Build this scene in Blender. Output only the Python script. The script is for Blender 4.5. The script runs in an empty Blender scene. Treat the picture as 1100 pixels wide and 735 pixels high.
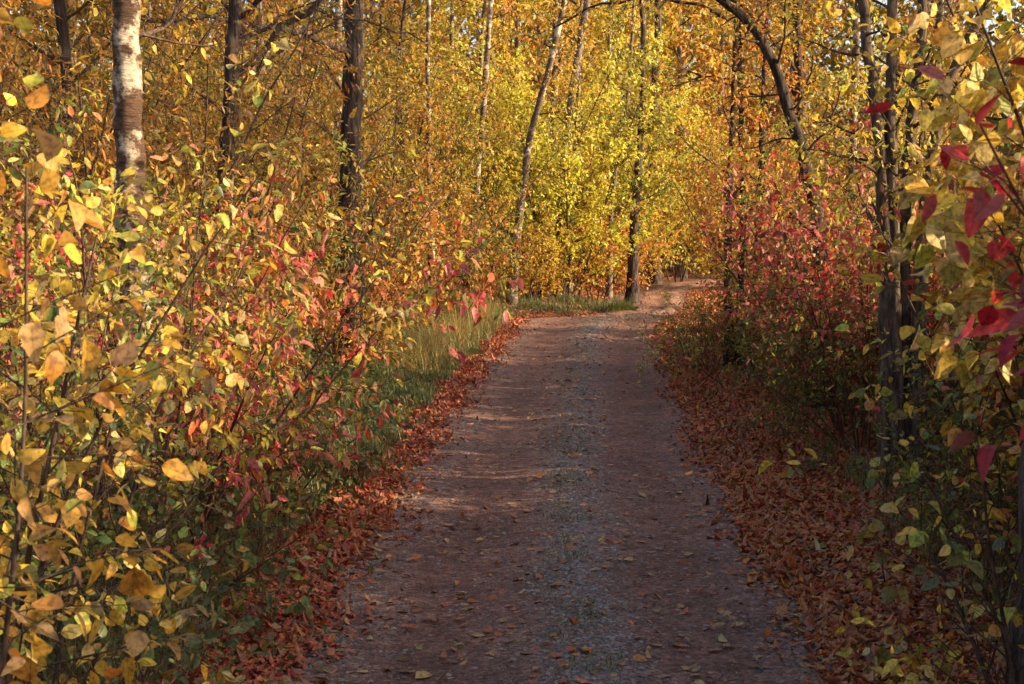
import bpy, math
import numpy as np
from mathutils import Vector, noise as mnoise

C = bpy.context.scene.collection
R = math.radians
rs = np.random.RandomState

# ------------------------------------------------------------------ helpers
def link(o, parent=None):
    C.objects.link(o)
    if parent is not None:
        o.parent = parent
    return o

def tag(o, label=None, cat=None, group=None, kind=None):
    for k, v in (('label', label), ('category', cat), ('group', group), ('kind', kind)):
        if v is not None:
            o[k] = v
    return o

def mesh_np(name, V, loops, starts, mats, col=None, co=None, smooth=False):
    me = bpy.data.meshes.new(name)
    V = np.asarray(V, np.float32)
    me.vertices.add(len(V)); me.vertices.foreach_set('co', V.ravel())
    loops = np.asarray(loops, np.int32); starts = np.asarray(starts, np.int32)
    me.loops.add(len(loops)); me.loops.foreach_set('vertex_index', loops)
    me.polygons.add(len(starts)); me.polygons.foreach_set('loop_start', starts)
    if smooth:
        me.polygons.foreach_set('use_smooth', np.ones(len(starts), bool))
    for m in (mats if isinstance(mats, (list, tuple)) else [mats]):
        me.materials.append(m)
    if col is not None:
        a = me.attributes.new('tint', 'FLOAT_COLOR', 'POINT')
        c4 = np.ones((len(V), 4), np.float32); c4[:, :3] = col
        a.data.foreach_set('color', c4.ravel())
    if co is not None:
        a = me.attributes.new('leafco', 'FLOAT_VECTOR', 'POINT')
        a.data.foreach_set('vector', np.asarray(co, np.float32).ravel())
    me.update(calc_edges=True)
    return me

def empty(name, loc=(0, 0, 0), rz=0.0):
    o = bpy.data.objects.new(name, None)
    o.empty_display_size = 0.2
    o.location = loc; o.rotation_euler = (0, 0, rz)
    return link(o)

def norm(a):
    return a / np.maximum(np.linalg.norm(a, axis=-1, keepdims=True), 1e-9)

# ------------------------------------------------------------------ materials
def new_mat(name):
    m = bpy.data.materials.new(name); m.use_nodes = True
    nt = m.node_tree; nt.nodes.clear()
    return m, nt, nt.nodes, nt.links

def nd(ns, t, **kw):
    n = ns.new(t)
    for k, v in kw.items():
        if k in n.inputs.keys() if hasattr(n.inputs, 'keys') else False:
            n.inputs[k].default_value = v
        else:
            setattr(n, k, v)
    return n

def ramp(ns, stops, interp='LINEAR'):
    r = ns.new('ShaderNodeValToRGB'); e = r.color_ramp.elements
    r.color_ramp.interpolation = interp
    while len(e) > 1: e.remove(e[-1])
    e[0].position, e[0].color = stops[0][0], (*stops[0][1], 1)
    for p, c in stops[1:]:
        q = e.new(p); q.color = (*c, 1)
    return r

def leaf_material(name, trans=0.42, rough=0.5, veins=True, spot=0.35, hue=(.485, .515), val=(.9, 1.1)):
    m, nt, ns, L = new_mat(name)
    at = ns.new('ShaderNodeAttribute'); at.attribute_name = 'tint'
    oi = ns.new('ShaderNodeObjectInfo')
    # each plant slightly different in hue and lightness
    mr = ns.new('ShaderNodeMapRange'); mr.inputs['To Min'].default_value = hue[0]; mr.inputs['To Max'].default_value = hue[1]
    L.new(oi.outputs['Random'], mr.inputs['Value'])
    hs = ns.new('ShaderNodeHueSaturation')
    wn = ns.new('ShaderNodeTexWhiteNoise'); wn.noise_dimensions = '1D'; L.new(oi.outputs['Random'], wn.inputs['W'])
    mv_ = ns.new('ShaderNodeMapRange'); mv_.inputs['To Min'].default_value = val[0]; mv_.inputs['To Max'].default_value = val[1]
    L.new(wn.outputs['Value'], mv_.inputs['Value']); L.new(mv_.outputs[0], hs.inputs['Value'])
    L.new(mr.outputs[0], hs.inputs['Hue']); L.new(at.outputs['Color'], hs.inputs['Color'])
    geo = ns.new('ShaderNodeNewGeometry')
    tc = ns.new('ShaderNodeTexCoord')
    no = nd(ns, 'ShaderNodeTexNoise'); no.inputs['Scale'].default_value = 70; no.inputs['Detail'].default_value = 3
    L.new(tc.outputs['Object'], no.inputs['Vector'])
    rp = ramp(ns, [(.36, (spot, spot * .85, spot * .8)), (.52, (1, 1, 1)), (.7, (1.15, 1.1, 1.0))])
    L.new(no.outputs['Fac'], rp.inputs['Fac'])
    mul = ns.new('ShaderNodeMix'); mul.data_type = 'RGBA'; mul.blend_type = 'MULTIPLY'
    mul.inputs['Factor'].default_value = .75
    L.new(hs.outputs[0], mul.inputs['A']); L.new(rp.outputs[0], mul.inputs['B'])
    colout = mul.outputs['Result']
    if veins:
        lc = ns.new('ShaderNodeAttribute'); lc.attribute_name = 'leafco'
        sp = ns.new('ShaderNodeSeparateXYZ'); L.new(lc.outputs['Vector'], sp.inputs[0])
        ab = ns.new('ShaderNodeMath'); ab.operation = 'ABSOLUTE'; L.new(sp.outputs['Y'], ab.inputs[0])
        # side veins: stripes along (t - 0.7*|y|)
        my = ns.new('ShaderNodeMath'); my.operation = 'MULTIPLY'; my.inputs[1].default_value = -.8; L.new(ab.outputs[0], my.inputs[0])
        ad = ns.new('ShaderNodeMath'); ad.operation = 'ADD'; L.new(sp.outputs['X'], ad.inputs[0]); L.new(my.outputs[0], ad.inputs[1])
        sc = ns.new('ShaderNodeMath'); sc.operation = 'MULTIPLY'; sc.inputs[1].default_value = 8; L.new(ad.outputs[0], sc.inputs[0])
        fr = ns.new('ShaderNodeMath'); fr.operation = 'PINGPONG'; fr.inputs[1].default_value = .5; L.new(sc.outputs[0], fr.inputs[0])
        sv = ns.new('ShaderNodeMapRange'); sv.inputs['From Min'].default_value = 0; sv.inputs['From Max'].default_value = .12
        sv.inputs['To Min'].default_value = .72; sv.inputs['To Max'].default_value = 1; L.new(fr.outputs[0], sv.inputs['Value'])
        mv = ns.new('ShaderNodeMapRange'); mv.inputs['From Min'].default_value = .0; mv.inputs['From Max'].default_value = .05
        mv.inputs['To Min'].default_value = .62; mv.inputs['To Max'].default_value = 1; L.new(ab.outputs[0], mv.inputs['Value'])
        vm = ns.new('ShaderNodeMath'); vm.operation = 'MULTIPLY'; L.new(sv.outputs[0], vm.inputs[0]); L.new(mv.outputs[0], vm.inputs[1])
        m2 = ns.new('ShaderNodeMix'); m2.data_type = 'RGBA'; m2.blend_type = 'MULTIPLY'; m2.inputs['Factor'].default_value = .8
        L.new(colout, m2.inputs['A']); L.new(vm.outputs[0], m2.inputs['B']); colout = m2.outputs['Result']
    # paler underside
    bk = ns.new('ShaderNodeMix'); bk.data_type = 'RGBA'
    bk.inputs['B'].default_value = (.30, .26, .18, 1)
    fb = ns.new('ShaderNodeMath'); fb.operation = 'MULTIPLY'; fb.inputs[1].default_value = .18
    L.new(geo.outputs['Backfacing'], fb.inputs[0]); L.new(fb.outputs[0], bk.inputs['Factor']); L.new(colout, bk.inputs['A'])
    pr = ns.new('ShaderNodeBsdfPrincipled'); pr.inputs['Roughness'].default_value = rough
    pr.inputs['Specular IOR Level'].default_value = .35
    L.new(bk.outputs['Result'], pr.inputs['Base Color'])
    tr = ns.new('ShaderNodeBsdfTranslucent'); L.new(colout, tr.inputs['Color'])
    mx = ns.new('ShaderNodeMixShader'); mx.inputs[0].default_value = trans
    L.new(pr.outputs[0], mx.inputs[1]); L.new(tr.outputs[0], mx.inputs[2])
    out = ns.new('ShaderNodeOutputMaterial'); L.new(mx.outputs[0], out.inputs['Surface'])
    return m

def bark_material(name, c1, c2, c3, zs=6, scale=14, bump=.5, bark='fissure'):
    m, nt, ns, L = new_mat(name)
    tc = ns.new('ShaderNodeTexCoord'); mp = ns.new('ShaderNodeMapping')
    L.new(tc.outputs['Object'], mp.inputs['Vector'])
    mp.inputs['Scale'].default_value = (1, 1, 1 / zs) if bark == 'fissure' else (1, 1, zs)
    n1 = ns.new('ShaderNodeTexNoise'); n1.inputs['Scale'].default_value = scale; n1.inputs['Detail'].default_value = 8
    n1.inputs['Roughness'].default_value = .65
    L.new(mp.outputs[0], n1.inputs['Vector'])
    n2 = ns.new('ShaderNodeTexNoise'); n2.inputs['Scale'].default_value = 4.6; n2.inputs['Detail'].default_value = 9
    n2.inputs['Roughness'].default_value = .68
    L.new(tc.outputs['Object'], n2.inputs['Vector'])
    if bark == 'fissure':
        r1 = ramp(ns, [(.36, c1), (.52, c2), (.68, c3)])
        L.new(n1.outputs['Fac'], r1.inputs['Fac'])
        mx = ns.new('ShaderNodeMix'); mx.data_type = 'RGBA'; mx.blend_type = 'MULTIPLY'; mx.inputs['Factor'].default_value = .7
        r2 = ramp(ns, [(.3, (.45, .45, .42)), (.65, (1.1, 1.1, 1.1))]); L.new(n2.outputs['Fac'], r2.inputs['Fac'])
        L.new(r1.outputs[0], mx.inputs['A']); L.new(r2.outputs[0], mx.inputs['B'])
        h = n1.outputs['Fac']
    else:                                   # papery birch: pale sheets, dark lenticels, black scars
        r1 = ramp(ns, [(.30, c1), (.40, c3), (.75, c3)]); L.new(n1.outputs['Fac'], r1.inputs['Fac'])
        mx = ns.new('ShaderNodeMix'); mx.data_type = 'RGBA'
        r2 = ramp(ns, [(.40, (0, 0, 0)), (.49, (1, 1, 1))]); L.new(n2.outputs['Fac'], r2.inputs['Fac'])
        r3 = ramp(ns, [(.3, c1), (.7, c2)]); L.new(n1.outputs['Fac'], r3.inputs['Fac'])
        L.new(r2.outputs[0], mx.inputs['Factor']); L.new(r1.outputs[0], mx.inputs['A']); L.new(r3.outputs[0], mx.inputs['B'])
        h = n1.outputs['Fac']
    bp = ns.new('ShaderNodeBump'); bp.inputs['Strength'].default_value = bump; bp.inputs['Distance'].default_value = .03
    L.new(h, bp.inputs['Height'])
    pr = ns.new('ShaderNodeBsdfPrincipled'); pr.inputs['Roughness'].default_value = .85
    pr.inputs['Specular IOR Level'].default_value = .2
    L.new(mx.outputs['Result'], pr.inputs['Base Color']); L.new(bp.outputs[0], pr.inputs['Normal'])
    out = ns.new('ShaderNodeOutputMaterial'); L.new(pr.outputs[0], out.inputs['Surface'])
    return m

M = {}
M['leaf'] = leaf_material('leaf_blade', .48)
M['leaf_near'] = leaf_material('leaf_blade_veined', .42, veins=True)
M['leaf_far'] = leaf_material('leaf_blade_plain', .5, veins=False, spot=.6, hue=(.465, .54), val=(.72, 1.12))
M['litter'] = leaf_material('dry_leaf', .12, rough=.7, veins=False, spot=.3)
M['grass'] = leaf_material('grass_blade', .35, veins=False, spot=.7)
M['bark_dark'] = bark_material('dark_fissured_bark', (.012, .008, .007), (.055, .038, .03), (.15, .105, .08), zs=7, scale=26, bump=1)
M['bark_brown'] = bark_material('brown_bark', (.028, .018, .013), (.10, .066, .045), (.22, .155, .11), zs=5, scale=30, bump=.8)
M['bark_grey'] = bark_material('grey_bark', (.05, .038, .03), (.17, .13, .10), (.30, .245, .19), zs=3, scale=20, bump=.6)
M['bark_birch'] = bark_material('papery_birch_bark', (.022, .014, .011), (.115, .062, .036), (.47, .385, .28), zs=3.2, scale=13, bump=.9, bark='birch')
M['bark_birch_pale'] = bark_material('pale_birch_bark', (.04, .028, .022), (.14, .095, .06), (.46, .385, .28), zs=7, scale=6, bump=.4, bark='birch')
M['twig'] = bark_material('twig_bark', (.025, .014, .010), (.075, .045, .03), (.15, .10, .07), zs=5, scale=60, bump=.3)
M['twig_red'] = bark_material('reddish_twig_bark', (.05, .012, .010), (.12, .035, .025), (.2, .08, .05), zs=5, scale=60, bump=.3)
M['twig_pale'] = bark_material('pale_twig_bark', (.10, .06, .04), (.24, .16, .10), (.36, .26, .17), zs=5, scale=60, bump=.3)

# ------------------------------------------------------------------ leaves
def _tmpl(lod):
    if lod == 0:
        ts = [0, .13, .38, .66, .88, 1]; hw = [0, .33, .5, .37, .15, 0]
        mid = [(t, 0) for t in ts]
        le = [(ts[i] + .02, hw[i]) for i in range(1, 5)]; ri = [(ts[i] + .02, -hw[i]) for i in range(1, 5)]
        P = mid + le + ri + [(-.42, .016), (-.42, -.016)]
        F = []
        for s, o, fl in ((1, 6, False), (-1, 10, True)):
            f = [[0, 1, o], [1, 2, o + 1, o], [2, 3, o + 2, o + 1], [3, 4, o + 3, o + 2], [4, 5, o + 3]]
            F += [q[::-1] if fl else q for q in f]
        F.append([14, 15, 0])
    elif lod == 1:
        P = [(0, 0), (.5, 0), (1, 0), (.28, .45), (.68, .36), (.28, -.45), (.68, -.36)]
        F = [[0, 1, 4, 3], [1, 2, 4], [5, 6, 1, 0], [6, 2, 1]]
    else:
        P = [(0, 0), (.45, .5), (1, 0), (.45, -.5)]
        F = [[0, 3, 2, 1]]
    return np.array(P, float), F

TM = {k: _tmpl(k) for k in (0, 1, 2)}

def leaf_mesh(name, pos, axis, nrm, size, ratio, tint, mat, lod, rng, fold=.35, curl=.35):
    P, F = TM[lod]; N = len(pos); nv = len(P)
    axis = norm(axis); side = norm(np.cross(nrm, axis)); nn = np.cross(axis, side)
    size = np.asarray(size)[:, None]
    ra = (ratio * rng.uniform(.72, 1.2, N))[:, None]
    fo = (fold * rng.uniform(-.3, 1.4, N))[:, None]; cu = (curl * rng.uniform(-.6, 1.6, N))[:, None]
    cu = cu * np.where(rng.rand(N) < .2, 2.2, 1)[:, None]; fo = fo * np.where(rng.rand(N) < .15, 2.0, 1)[:, None]
    tw = (rng.normal(0, .4, N))[:, None]
    x = P[None, :, 0]; y = P[None, :, 1] * ra
    z = fo * np.abs(y) - cu * x * x * .6 + tw * x * y
    if lod == 2: z = z * 1.3
    V = pos[:, None, :] + size[:, :, None] * (x[..., None] * axis[:, None, :] + y[..., None] * side[:, None, :] + z[..., None] * nn[:, None, :])
    fl = np.concatenate([np.array(f) for f in F]); fs = np.cumsum([0] + [len(f) for f in F])[:-1]
    loops = (fl[None, :] + (np.arange(N) * nv)[:, None]).ravel()
    starts = (fs[None, :] + (np.arange(N) * len(fl))[:, None]).ravel()
    col = np.repeat(tint, nv, axis=0)
    if lod < 2:                              # edges and tips turn a little browner as a real leaf's do
        edge = np.tile(np.clip(np.abs(P[:, 1]) * .5 + (P[:, 0] > .9) * .35, 0, .4), N)[:, None]
        k = np.repeat(rng.uniform(0, 1, N) ** 2, nv)[:, None] * edge
        col = col * (1 - k) + np.array([.22, .09, .03]) * k
    co = np.zeros((N, nv, 3)); co[:, :, 0] = x; co[:, :, 1] = np.broadcast_to(P[None, :, 1], (N, nv))
    return mesh_np(name, V.reshape(-1, 3), loops, starts, mat, col, co.reshape(-1, 3) if lod < 2 else None)

# real leaf colours (linear reflectance)
COL = dict(
    yellow=(.70, .49, .055), gold=(.64, .38, .032), pale=(.68, .54, .17), tan=(.44, .27, .10), orange=(.58, .205, .025),
    amber=(.56, .29, .033), green=(.115, .175, .035), lime=(.38, .41, .06), dull=(.085, .12, .045), olive=(.20, .17, .035),
    red=(.52, .048, .036), pink=(.62, .20, .14), crimson=(.34, .010, .020), brown=(.21, .10, .042), rust=(.47, .115, .030),
    maroon=(.15, .03, .025), straw=(.45, .33, .14))

def pick(rng, pal, n):
    ks = list(pal); w = np.array([pal[k] for k in ks], float); w /= w.sum()
    i = rng.choice(len(ks), n, p=w)
    c = np.array([COL[k] for k in ks])[i]
    j = np.array([COL[k] for k in ks])[rng.choice(len(ks), n, p=w)]
    f = rng.uniform(0, .35, (n, 1))
    c = c * (1 - f) + j * f
    return np.clip(c * rng.uniform(.72, 1.22, (n, 1)) * rng.uniform(.92, 1.08, (n, 3)), .003, .9)

# ------------------------------------------------------------------ stems
def tube_data(pts, r0, r1, sides, rng=None, rough=0.0, flare=0.0):
    pts = np.asarray(pts, float); n = len(pts)
    t = np.linspace(0, 1, n)
    rad = r0 + (r1 - r0) * t
    if flare: rad = rad * (1 + flare * np.exp(-t * 14))
    tang = np.gradient(pts, axis=0); tang = norm(tang)
    ref = np.array([0, 0, 1.]) if abs(tang[0][2]) < .9 else np.array([1., 0, 0])
    u = norm(np.cross(tang, ref)); v = np.cross(tang, u)
    a = np.linspace(0, 2 * math.pi, sides, endpoint=False)
    rr = rad[:, None] * np.ones((1, sides))
    if rng is not None and rough:
        w = rng.normal(0, 1, (n, sides)); w = (w + np.roll(w, 1, 1)) * .5
        rr = rr * (1 + rough * w)
    V = pts[:, None, :] + rr[..., None] * (np.cos(a)[None, :, None] * u[:, None, :] + np.sin(a)[None, :, None] * v[:, None, :])
    V = V.reshape(-1, 3)
    F = []
    i = np.arange(n - 1)[:, None] * sides; j = np.arange(sides)[None, :]; k = (j + 1) % sides
    Q = np.stack([i + j, i + k, i + sides + k, i + sides + j], -1).reshape(-1, 4)
    return V, Q

class Tubes:
    def __init__(self): self.V = []; self.Q = []; self.n = 0
    def add(self, *a, **k):
        V, Q = tube_data(*a, **k); self.V.append(V); self.Q.append(Q + self.n); self.n += len(V)
    def mesh(self, name, mat):
        V = np.concatenate(self.V); Q = np.concatenate(self.Q)
        return mesh_np(name, V, Q.ravel(), np.arange(len(Q)) * 4, mat, smooth=True)

def walk(rng, p, d, length, n, wob, pull=(0, 0, 0)):
    pts = [np.array(p, float)]; d = np.array(d, float); d /= np.linalg.norm(d); st = length / n
    pull = np.array(pull)
    for _ in range(n):
        d = d + rng.normal(0, wob, 3) + pull / n
        d /= np.linalg.norm(d)
        pts.append(pts[-1] + d * st)
    return np.array(pts)

def at_t(pts, t):
    f = t * (len(pts) - 1); i = min(int(f), len(pts) - 2); f -= i
    return pts[i] * (1 - f) + pts[i + 1] * f, norm(pts[i + 1] - pts[i])

def off_dir(rng, d, ang, az=None):
    ref = np.array([0, 0, 1.]) if abs(d[2]) < .95 else np.array([1., 0, 0])
    u = norm(np.cross(d, ref)); v = np.cross(d, u)
    a = rng.uniform(0, 2 * math.pi) if az is None else az
    return norm(d * math.cos(ang) + (u * math.cos(a) + v * math.sin(a)) * math.sin(ang))

def smooth_poly(P, n):
    P = np.array(P, float); m = len(P)
    if m < 3:
        t = np.linspace(0, 1, n)[:, None]; return P[0] * (1 - t) + P[-1] * t
    Q = np.vstack([2 * P[0] - P[1], P, 2 * P[-1] - P[-2]]); out = []
    for f in np.linspace(0, m - 1 - 1e-6, n):
        i = int(f); t = f - i; a, b, c, d = Q[i], Q[i + 1], Q[i + 2], Q[i + 3]
        out.append(.5 * ((2 * b) + (-a + c) * t + (2 * a - 5 * b + 4 * c - d) * t * t + (-a + 3 * b - 3 * c + d) * t ** 3))
    return np.array(out)

def sprout(rng, tubes, pts, r0, r1, P, nodes, t0, L2, n2):
    """side branches and twigs along one stem; fills leaf nodes (position, direction)"""
    az = rng.uniform(0, 6.28)
    for k in range(n2):
        t = t0 + (1 - t0) * (k + rng.uniform(0, .9)) / n2
        t = min(t, .985)
        p, d = at_t(pts, t); az += 2.4 + rng.normal(0, .4)
        r = (r0 + (r1 - r0) * t)
        l2 = L2 * (1 - P['taper'] * (t - t0) / (1 - t0)) * rng.uniform(.55, 1.15)
        d2 = off_dir(rng, d, R(rng.uniform(*P['ang'])), az)
        q = walk(rng, p, d2, l2, 5, P['wob'], P['pull'])
        rb = min(r * .55, .005 + l2 * .010) * P['twig_r']
        tubes.add(q, rb, rb * .35, 4 if rb > .006 else 3)
        n3 = max(1, int(P['n3'] * l2 / max(L2, .01) + rng.uniform(-.5, 1)))
        for j in range(n3):
            s = .18 + .8 * (j + rng.uniform(.1, .9)) / n3
            p3, d3 = at_t(q, min(s, .98))
            l3 = P['L3'] * rng.uniform(.5, 1.2)
            q3 = walk(rng, p3, off_dir(rng, d3, R(rng.uniform(25, 65))), l3, 3, P['wob'], P['pull'])
            tubes.add(q3, rb * .42, rb * .2, 3)
            m = max(1, int(l3 / P['gap']))
            for f in np.linspace(.25, 1, m):
                nodes.append((*at_t(q3, f * .999),))
        m = max(1, int(l2 * .65 / P['gap']))
        for f in np.linspace(.4, 1, m):
            nodes.append((*at_t(q, f * .999),))

DEF = dict(stems=5, h=2.4, spread=.25, lean=(8, 32), r=.014, t0=.22, n2=13, L2=.75, taper=.55, ang=(30, 65), wob=.13,
           pull=(0, 0, .05), n3=6, L3=.28, gap=.06, leaf=.06, ratio=.5, droop=.6, pal={'yellow': 1}, lod=1, per=2, twig_r=1.0,
           bark='twig', keep=1.0, pal2=None, blend=(0, 1), updown=.8, poly=None, fold=.45, curl=.5, patch=4.2, gaps=.40)

def make_leaves(rng, name, nodes, P):
    pos = np.array([n[0] for n in nodes]); d = np.array([n[1] for n in nodes])
    pos = np.repeat(pos, P['per'], 0); d = np.repeat(d, P['per'], 0)
    # leaves are lost in patches: whole sprays are bare before others, and a spray turns colour together
    fq = P['patch']; ph = rng.uniform(0, 6.28, 6)
    X, Y, Z = (pos * fq).T
    pn = np.sin(X + 1.3 * np.sin(Y * .8 + ph[0]) + ph[1]) + np.sin(Y + 1.2 * np.sin(Z * .9 + ph[2]) + ph[3]) + np.sin(Z * 1.1 + 1.3 * np.sin(X * .7 + ph[4]) + ph[5])
    k = rng.rand(len(pos)) < np.clip(P['keep'] * (.98 + P['gaps'] * pn), .04, 1); pos, d, pn = pos[k], d[k], pn[k]
    n = len(pos)
    rnd = norm(rng.normal(0, 1, (n, 3)))
    ax = norm(d * .7 + rnd * .9 + np.array([0, 0, -P['droop']]) * rng.uniform(.3, 1.4, (n, 1)))
    up = norm(np.array([.15, -.05, P['updown']]) + rng.normal(0, .55, (n, 3)))
    nr = norm(up - ax * np.sum(up * ax, 1, keepdims=True))
    sz = P['leaf'] * np.clip(rng.normal(1, .28, n), .4, 1.7)
    pos = pos + ax * (sz * (.42 if P['lod'] == 0 else .2))[:, None]
    tint = pick(rng, P['pal'], n)
    for lo in (-3, -.7, .7):
        kk = (pn + rng.normal(0, .4, n)) > lo
        tint[kk] = pick(rng, {c: w * math.exp(rng.normal(0, .55)) for c, w in P['pal'].items()}, int(kk.sum())) if kk.any() else tint[kk]
    if P['pal2']:
        z0, z1 = P['blend']
        f = np.clip((pos[:, 2] - z0) / (z1 - z0) + rng.normal(0, .25, n), 0, 1) > .5
        t2 = pick(rng, P['pal2'], n); tint[f] = t2[f]
    mat = M['leaf_near'] if P['lod'] == 0 else M['leaf'] if P['lod'] == 1 else M['leaf_far']
    return leaf_mesh(name, pos, ax, nr, sz, P['ratio'], tint, mat, P['lod'], rng, P['fold'], P['curl'])

def shrub(name, seed, **kw):
    """root empty > each stem with its twigs, one mesh of foliage"""
    P = dict(DEF); P.update(kw); rng = rs(seed)
    root = empty(name); nodes = []
    stems = []
    if P['poly']:
        for q, r in P['poly']: stems.append((smooth_poly(q, 14), r))
    else:
        for i in range(P['stems']):
            a = 2 * math.pi * (i + rng.uniform(0, .8)) / P['stems']; le = R(rng.uniform(*P['lean']))
            b = (math.cos(a) * P['spread'] * rng.uniform(.2, 1), math.sin(a) * P['spread'] * rng.uniform(.2, 1), -.05)
            d = (math.cos(a) * math.sin(le), math.sin(a) * math.sin(le), math.cos(le))
            hh = P['h'] * rng.uniform(.72, 1.08)
            stems.append((walk(rng, b, d, hh, 9, .06, (math.cos(a) * .25, math.sin(a) * .25, -.1)), P['r'] * rng.uniform(.7, 1.2)))
    for q, r in stems:
        tb = Tubes(); tb.add(q, r, r * .25, 6)
        sprout(rng, tb, q, r, r * .25, P, nodes, P['t0'], P['L2'], P['n2'])
        link(bpy.data.objects.new('stem', tb.mesh('stem', M[P['bark']])), root)
    link(bpy.data.objects.new('foliage', make_leaves(rng, 'foliage', nodes, P)), root)
    return root

def tree(name, seed, trunks, bark, limbs=(), rough=.05, sides=14, seg=26, crown=True, bark_twig='twig', **kw):
    """root empty > trunk(s), each limb with its twigs, one crown of leaves.  trunks = [(points, r0, r1)]"""
    P = dict(DEF); P.update(t0=.25, n2=16, L2=1.6, n3=9, L3=.5, gap=.09, twig_r=1.0, taper=.5, pull=(0, 0, .12)); P.update(kw)
    rng = rs(seed); root = empty(name); nodes = []
    for poly, r0, r1 in trunks:
        q = smooth_poly(poly, seg)
        q[1:-1] += rng.normal(0, r0 * .10, (seg - 2, 3)) * [1, 1, 0]
        tb = Tubes(); tb.add(q, r0, r1, sides, rng=rng, rough=rough, flare=.55)
        tko = link(bpy.data.objects.new('trunk', tb.mesh('trunk', M[bark])), root)
        if not crown: continue
        L = P['n2']; az = rng.uniform(0, 6)
        for k in range(L):
            t = P['t0'] + (1 - P['t0']) * (k + rng.uniform(0, .8)) / L; t = min(t, .98)
            p, d = at_t(q, t); az += 2.4 + rng.normal(0, .4)
            l2 = P['L2'] * (1 - P['taper'] * (t - P['t0']) / (1 - P['t0'])) * rng.uniform(.6, 1.15)
            b = walk(rng, p, off_dir(rng, d, R(rng.uniform(45, 78)), az), l2, 7, .12, P['pull'])
            rb = min((r0 + (r1 - r0) * t) * .5, .006 + l2 * .011)
            tb = Tubes(); tb.add(b, rb, rb * .3, 5)
            PP = dict(P); PP['n3'] = max(3, P['n3'] // 2)
            sprout(rng, tb, b, rb, rb * .3, PP, nodes, .2, l2 * .42, max(3, int(P['n3'] * l2 / P['L2'])))
            link(bpy.data.objects.new('branch', tb.mesh('branch', M[bark_twig])), tko)
    for poly, rb in limbs:                   # big low limbs seen as such
        b = smooth_poly(poly, 16); b[1:-1] += rng.normal(0, .025, (14, 3))
        tb = Tubes(); tb.add(b, rb, rb * .35, 7, rng=rng, rough=.05)
        PP = dict(P); PP['n3'] = 4
        sprout(rng, tb, b, rb, rb * .35, PP, nodes, .3, .6, 8)
        link(bpy.data.objects.new('branch', tb.mesh('branch', M[bark])), tko)
    if crown and nodes:
        link(bpy.data.objects.new('crown', make_leaves(rng, 'crown', nodes, P)), root)
    return root

used = set()
def put(proto, x, y, rz=0.0, s=1.0, label=None, cat='shrub', group=None, name=None, z=None):
    """first use moves the plant itself, later uses copy it and each of its parts"""
    if proto.name in used:
        r = proto.copy(); C.objects.link(r)
        for ch in list(proto.children):
            c = ch.copy(); C.objects.link(c); c.parent = r
            for gr in list(ch.children):
                g = gr.copy(); C.objects.link(g); g.parent = c
    else:
        r = proto; used.add(proto.name)
    if name: r.name = name
    r.location = (x, y, ground_z(x, y) if z is None else z); r.rotation_euler = (0, 0, rz); r.scale = (s, s, s)
    for k in ('group',):
        if k in r and not group: del r[k]
    tag(r, label, cat, group)
    return r

# ------------------------------------------------------------------ the lane
YL = np.array([-8, 0, 6.4, 11.9, 19, 25, 28.6, 29.3, 30.2, 31.2, 34.5, 39, 44, 50, 60])
XL = np.array([-1.8, -1.42, -1.14, -.92, -.52, -.12, .08, .9, 2.0, 2.75, 3.15, 3.72, 5.0, 8.0, 14.0])
YR = np.array([-8, 0, 6.4, 11.9, 19, 24.9, 28, 31, 36, 39.6, 44, 50, 60])
XR = np.array([1.2, 1.42, 1.62, 1.82, 2.25, 2.68, 3.2, 4.0, 4.8, 5.2, 6.4, 9.4, 15.4])
def xl(y): return np.interp(y, YL, XL) + .05 * np.sin(np.asarray(y) * 2.1) + .03 * np.sin(np.asarray(y) * 5.3 + 1)
def xr(y): return np.interp(y, YR, XR) + .05 * np.sin(np.asarray(y) * 1.7 + 2) + .03 * np.sin(np.asarray(y) * 6.1)

def wav(x, y, s=1.0):
    return (np.sin(x * 1.1 * s + y * .7 * s) + np.sin(x * -.6 * s + y * 1.3 * s + 2) + .6 * np.sin(x * 2.3 * s + 1) * np.sin(y * 1.9 * s)) / 2.6

def ground_z(x, y):
    x = np.asarray(x, float); y = np.asarray(y, float)
    a, b = xl(y), xr(y)
    out = np.maximum(np.maximum(a - x, x - b), 0)
    k = np.clip(out / 1.6, 0, 1)
    z = k * (.05 + .05 * wav(x, y, 1.2)) + .25 * np.clip(out / 9, 0, 1) * (1 + wav(x, y, .3))
    return float(z) if z.ndim == 0 else z

def road_z(x, y):
    a, b = xl(y), xr(y)
    s = np.clip((x - a) / (b - a), -.3, 1.3)
    rut = -.030 * np.exp(-((s - .27) / .13) ** 2) - .030 * np.exp(-((s - .74) / .13) ** 2) + .02 * np.exp(-((s - .5) / .1) ** 2)
    edge = -.06 * np.clip((np.abs(s - .5) - .5) / .1, 0, 1)
    return .018 + rut + edge + .004 * wav(x * 1.6, y * .15, 1.6)

def grid_mesh(X, Y, Z, mat, name):
    n, m = X.shape
    V = np.stack([X, Y, Z], -1).reshape(-1, 3)
    i = np.arange(n - 1)[:, None] * m; j = np.arange(m - 1)[None, :]
    Q = np.stack([i + j, i + j + 1, i + m + j + 1, i + m + j], -1).reshape(-1, 4)
    return mesh_np(name, V, Q.ravel(), np.arange(len(Q)) * 4, mat, smooth=True)

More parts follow.
